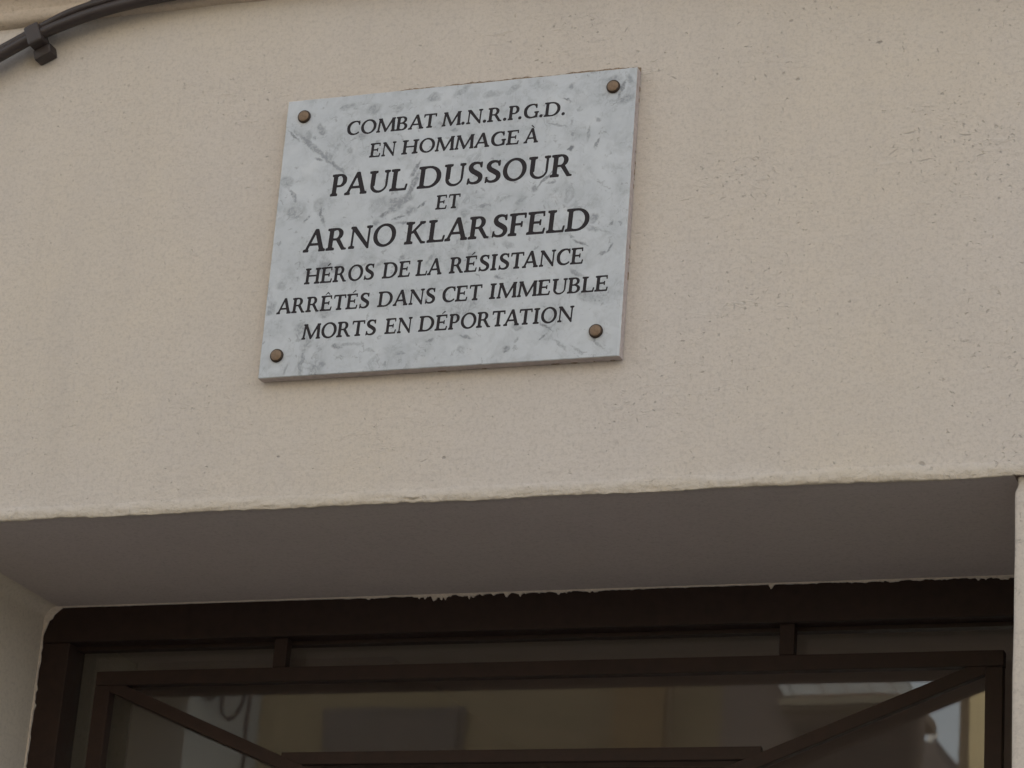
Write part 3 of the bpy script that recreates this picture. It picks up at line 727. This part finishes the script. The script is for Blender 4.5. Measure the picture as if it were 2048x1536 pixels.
# ================================================================== CABLES AND CLIP
def tube(name, pts, rad, mat, parent=None, seg=10, sub=10):
    P = [Vector(p) for p in pts]; Q = []
    for i in range(len(P)-1):
        p0, p1, p2, p3 = P[max(i-1, 0)], P[i], P[i+1], P[min(i+2, len(P)-1)]
        for k in range(sub):
            t = k/sub; Q.append(0.5*((2*p1)+(-p0+p2)*t+(2*p0-5*p1+4*p2-p3)*t*t+(-p0+3*p1-3*p2+p3)*t**3))
    Q.append(P[-1]); v = []; f = []
    for i, q in enumerate(Q):
        d = (Q[min(i+1, len(Q)-1)]-Q[max(i-1, 0)]).normalized(); s = d.cross(Vector((0, 1, 0))).normalized(); u = s.cross(d)
        for k in range(seg):
            a = 2*math.pi*k/seg; v.append(q+rad*(math.cos(a)*s+math.sin(a)*u))
    for i in range(len(Q)-1):
        for k in range(seg): f.append((i*seg+k, i*seg+(k+1) % seg, (i+1)*seg+(k+1) % seg, (i+1)*seg+k))
    return mesh_obj(name, v, f, mat, parent, smooth=True)
base = [(-2.2, 2.2), (-1.2, 2.95), (-0.75, 3.275), (-0.56, 3.365), (-0.4646, 3.4100), (-0.415, 3.4335), (-0.362, 3.4520), (-0.31, 3.4640), (-0.24, 3.4740), (-0.15, 3.4815), (0.0, 3.484), (0.35, 3.470), (1.0, 3.40), (2.5, 3.2)]
def off(dz, dy, amp=0, sd=0):
    r = random.Random(sd); return [(x, dy+r.uniform(-amp, amp), z+dz+r.uniform(-amp, amp)) for x, z in base]
G = 'cables clipped over the doorway'
tag(tube('cable', off(-0.0050, -0.028, .0006, 1), 0.0088, M['cable']), 'thickest dark cable, front of the bundle crossing the top left corner', 'cable', G)
tag(tube('cable', [(x, y, z+(0.004 if x > -0.38 else 0.0)) for (x, y, z) in off(0.0075, -0.024, .0006, 2)], 0.0068, M['cable']), 'middle dark cable of the bundle, pressed behind the thick one', 'cable', G)
tag(tube('cable', [(x, y, z+(0.007 if x > -0.36 else 0.0)) for (x, y, z) in off(0.0150, -0.020, .0008, 3)], 0.0042, M['cable']), 'thin dark cable, uppermost in the bundle at the top left', 'cable', G)
clip = thing('cable_clip', 'dark plastic clip holding the cable bundle to the wall at top left', 'clip', (-0.405, 0, 3.43))
ang = math.radians(24)
def lbox(name, u0, u1, y0_, y1_, w0, w1, mat, parent, bev=0.001, shear=0):
    bm = bmesh.new(); add_box(bm, u0, u1, y0_, y1_, w0, w1, bev)
    for vv in bm.verts:
        u, w_ = vv.co.x+shear*vv.co.z, vv.co.z
        vv.co.x = u*math.cos(ang)-w_*math.sin(ang); vv.co.z = u*math.sin(ang)+w_*math.cos(ang)
    return bm_obj(name, bm, mat, parent)
lbox('strap', -0.013, 0.010, -0.0390, -0.0110, -0.0140, 0.0170, M['clip'], clip, 0.003)
lbox('clip_foot', -0.0125, 0.0155, -0.0220, 0.0, -0.0290, -0.0135, M['clip'], clip, 0.003, 0.15)
lbox('screw_tab', -0.015, -0.003, -0.028, 0.0, 0.0175, 0.0260, M['clip'], clip, 0.002)
lbox('screw_tab', 0.003, 0.010, -0.024, 0.0, 0.0175, 0.0235, M['clip'], clip, 0.002)

# ================================================================== ACROSS THE STREET (seen mirrored in the fanlight)
def facade(name, label, poly_xy, h, col, roofcol, base_x):
    b = thing(name, label, 'house', (base_x, poly_xy[0][1], 0))
    m_ = simple(name+'_render', col, 0.9, 0.07, 1.5)
    n = len(poly_xy)
    v = [(x, y, 0) for x, y in poly_xy]+[(x, y, h) for x, y in poly_xy]
    f = [tuple(reversed(range(n))), tuple(range(n, 2*n))]+[(i, (i+1) % n, n+(i+1) % n, n+i) for i in range(n)]
    o = mesh_obj('wall', v, f, m_, b)
    cx = sum(p[0] for p in poly_xy)/n; cy = sum(p[1] for p in poly_xy)/n
    v = [(x, y, h+0.003) for x, y in poly_xy]+[(cx, cy, h+1.6)]
    mesh_obj('roof', v, [(i, (i+1) % n, n) for i in range(n)], simple(name+'_roof_tiles', roofcol), b)
    return b, m_
win_m = simple('dark_window_glass', (0.03, 0.03, 0.033), 0.12, 0.2, 2)
shut_m = simple('grey_shutter_paint', (0.135, 0.118, 0.105), 0.7, 0.1, 4)
trim_m = simple('pale_stone_trim', (0.52, 0.47, 0.40), 0.9, 0.1, 5)
def window(b, x0, x1, z0, z1, Y=-10, shutters=True, trim=True, m_frame=None):
    fr = box('window', x0, x1, Y-0.04+0.06, Y+0.025, z0, z1, m_frame or shut_m, b)
    xm = (x0+x1)/2
    for a, c in ((x0+0.03, xm-0.0015), (xm+0.0015, x1-0.03)):
        if shutters:
            sh = box('shutter', a, c, Y+0.027, Y+0.045, z0+0.03, z1-0.03, shut_m, fr)
            # louvres joined on the shutter
        else:
            box('pane', a, c, Y+0.027, Y+0.035, z0+0.03, z1-0.03, win_m, fr)
    if trim:
        box('sill', x0-0.08, x1+0.08, Y+0.002, Y+0.12, z0-0.1, z0-0.002, trim_m, fr)
    return fr
# yellow house
yb, ym = facade('house', 'ochre house mirrored in the middle of the fanlight', [(-2.605, -10), (-5.298, -10), (-5.298, -14.5), (-3.704, -14.5)], 8.2, (0.30, 0.24, 0.135), (0.28, 0.14, 0.08), -3.8)
window(yb, -4.90, -4.05, 3.9, 5.365)
window(yb, -4.90, -4.05, 6.4, 7.8); window(yb, -4.90, -4.05, 0.9, 2.6)
box('pilaster', -3.178, -2.89, -9.96+0.0, -9.999+0.10, 0, 8.2, simple('ochre_pilaster', (0.28, 0.19, 0.08), 0.9), yb)
box('quoin_strip', -2.885, -2.865, -9.99, -9.95, 0, 8.2, simple('ochre_quoin', (0.36, 0.28, 0.17), 0.9), yb)
box('string_band', -4.0, -3.3, -9.999+0.0, -9.96, 5.00, 5.05, trim_m, yb)
rebase(yb)
# grey house to the left with cables in loops and a downpipe
gb, gm = facade('house', 'pale grey house mirrored in the left end of the fanlight, with cable loops', [(-5.302, -10), (-11, -10), (-11, -17), (-5.302, -17)], 8.6, (0.42, 0.42, 0.385), (0.28, 0.14, 0.08), -8)
window(gb, -8.2, -7.2, 3.9, 5.6); window(gb, -8.2, -7.2, 6.6, 8.0)
rebase(gb)
tag(tube('drainpipe', [(-5.343, -9.93, 8.5), (-5.345, -9.93, 7), (-5.345, -9.93, 4), (-5.347, -9.93, 0)], 0.014, M['cable'], seg=8), 'thin dark pipe beside the corner of the grey house across the street', 'drainpipe')
def loop(cx, wz, zt, zb, label, r_=0.022):
    pts = [(cx-wz-0.02, -9.93, zt+0.3), (cx-wz, -9.93, zt), (cx-wz*.95, -9.93, zt-(zt-zb)*.5), (cx-wz*.72, -9.93, zt-(zt-zb)*.83), (cx-wz*.3, -9.93, zb+0.004), (cx+wz*.1, -9.93, zb), (cx+wz*.6, -9.93, zt-(zt-zb)*.84), (cx+wz*.95, -9.93, zt-(zt-zb)*.5), (cx+wz*1.1, -9.93, zt), (cx+wz*1.15, -9.93, zt+0.3)]
    return tag(tube('hanging_cable', pts, r_, M['cable'], seg=8), label, 'cable', 'cable loops across the street')
loop(-5.455, 0.062, 5.43, 5.295, 'larger of two drooping cable loops mirrored at the left of the fanlight', 0.013)
loop(-5.60, 0.035, 5.47, 5.415, 'smaller drooping cable loop mirrored at the far left of the fanlight', 0.016)
# taupe corner house with canopy
tb, tm = facade('house', 'low taupe corner house mirrored right of centre, with a cream cornice and dark window', [(-1.517, -10), (-2.27, -10), (-3.37, -14.5), (-2.75, -14.5)], 5.24, (0.33, 0.275, 0.235), (0.28, 0.14, 0.08), -1.9)
window(tb, -2.225, -1.555, 3.8, 5.235, shutters=False, trim=False)
bm = bmesh.new(); add_box(bm, -2.27, -1.517, -10.3, -9.999, 5.243, 5.30); bm_obj('parapet', bm, tm, tb)
box('cornice', -2.27, -1.54, -9.998, -9.90, 5.285, 5.345, simple('cream_cornice', (0.50, 0.44, 0.32), 0.9), tb)
box('cornice', -2.27, -1.54, -10.2, -9.87, 5.348, 5.366, simple('cream_cornice_top', (0.40, 0.34, 0.25), 0.9), tb)
me_ = tb.children[1].data
for vv in me_.vertices: vv.co.z = min(vv.co.z, 5.30)
rebase(tb)
tw, twm = facade('house', 'tall narrow taupe house mirrored between the ochre house and the low one', [(-2.274, -10), (-2.601, -10), (-3.70, -14.5), (-3.374, -14.5)], 7.6, (0.25, 0.21, 0.185), (0.28, 0.14, 0.08), -2.4)
rebase(tw)
cn = thing('canopy', 'white slatted pergola roof on the terrace of the low taupe house', 'pergola', (-1.92, -10, 5.366))
wm_ = simple('white_canopy', (0.80, 0.80, 0.77), 0.6, 0.05, 5)
for x0, wd_ in ((-2.265, 0.05), (-2.208, 0.165), (-2.030, 0.115), (-1.905, 0.120), (-1.775, 0.11), (-1.655, 0.10)):
    v = [(x0, -9.95, 5.370), (x0+wd_, -9.95, 5.370), (x0+wd_-0.16, -10.02, 5.62), (x0-0.16, -10.02, 5.62)]
    v = v+[(x, y-0.012, z) for x, y, z in v]
    o = mesh_obj('slat', v, [(0, 1, 2, 3), (7, 6, 5, 4), (0, 4, 5, 1), (1, 5, 6, 2), (2, 6, 7, 3), (3, 7, 4, 0)], wm_, cn)
    o.data.transform(Matrix.Translation((1.92, 10, -5.366)))
# sunny yellow house farther back, right
sb, sm_ = facade('house', 'sunlit yellow house mirrored beside the right-hand pier', [(6, -14), (-2.084, -14), (-2.084, -22), (6, -22)], 9.5, (0.50, 0.41, 0.245), (0.28, 0.14, 0.08), 2)
box('corner_pilaster', -2.137, -2.086, -14.3, -13.93, 0, 9.5, simple('shadow_brown_corner', (0.10, 0.075, 0.045), 0.9), sb)  # shade on the house corner is put into this dark brown colour
window(sb, -0.5, 0.6, 5.2, 7.0, Y=-14); window(sb, 2.0, 3.1, 5.2, 7.0, Y=-14)
rebase(sb)
# roof far beyond the gap
fb = thing('house', 'dark gabled house with pale chimney pots mirrored in the gap between two houses', 'house', (-5.4, -28, 0))
dk = simple('dark_slate', (0.06, 0.05, 0.048), 0.8)
def far(px_x, z): return (px_x, z)
v = []
outl = [(-9.5, 0), (-9.5, 9.3), (-5.60, 9.68), (-5.447, 9.66), (-5.40, 9.66), (-5.37, 9.715), (-5.345, 9.60), (-5.30, 9.47), (-5.20, 9.36), (-4.5, 8.7), (-4.5, 0)]
n = len(outl)
v = [(x, -28, z) for x, z in outl]+[(x, -34, z) for x, z in outl]
mesh_obj('wall', v, [tuple(range(n)), tuple(reversed(range(n, 2*n)))]+[(i, n+i, n+(i+1) % n, (i+1) % n) for i in range(n)], dk, fb)
for x in (-5.495, -5.425):
    tube('chimney_pot', [(x, -28.3, 9.5), (x-0.01, -28.3, 9.72), (x+0.0, -28.3, 9.86)], 0.024, trim_m, fb, seg=8)
rebase(fb)
print('letters', len(letters), 'objects', len(bpy.data.objects))
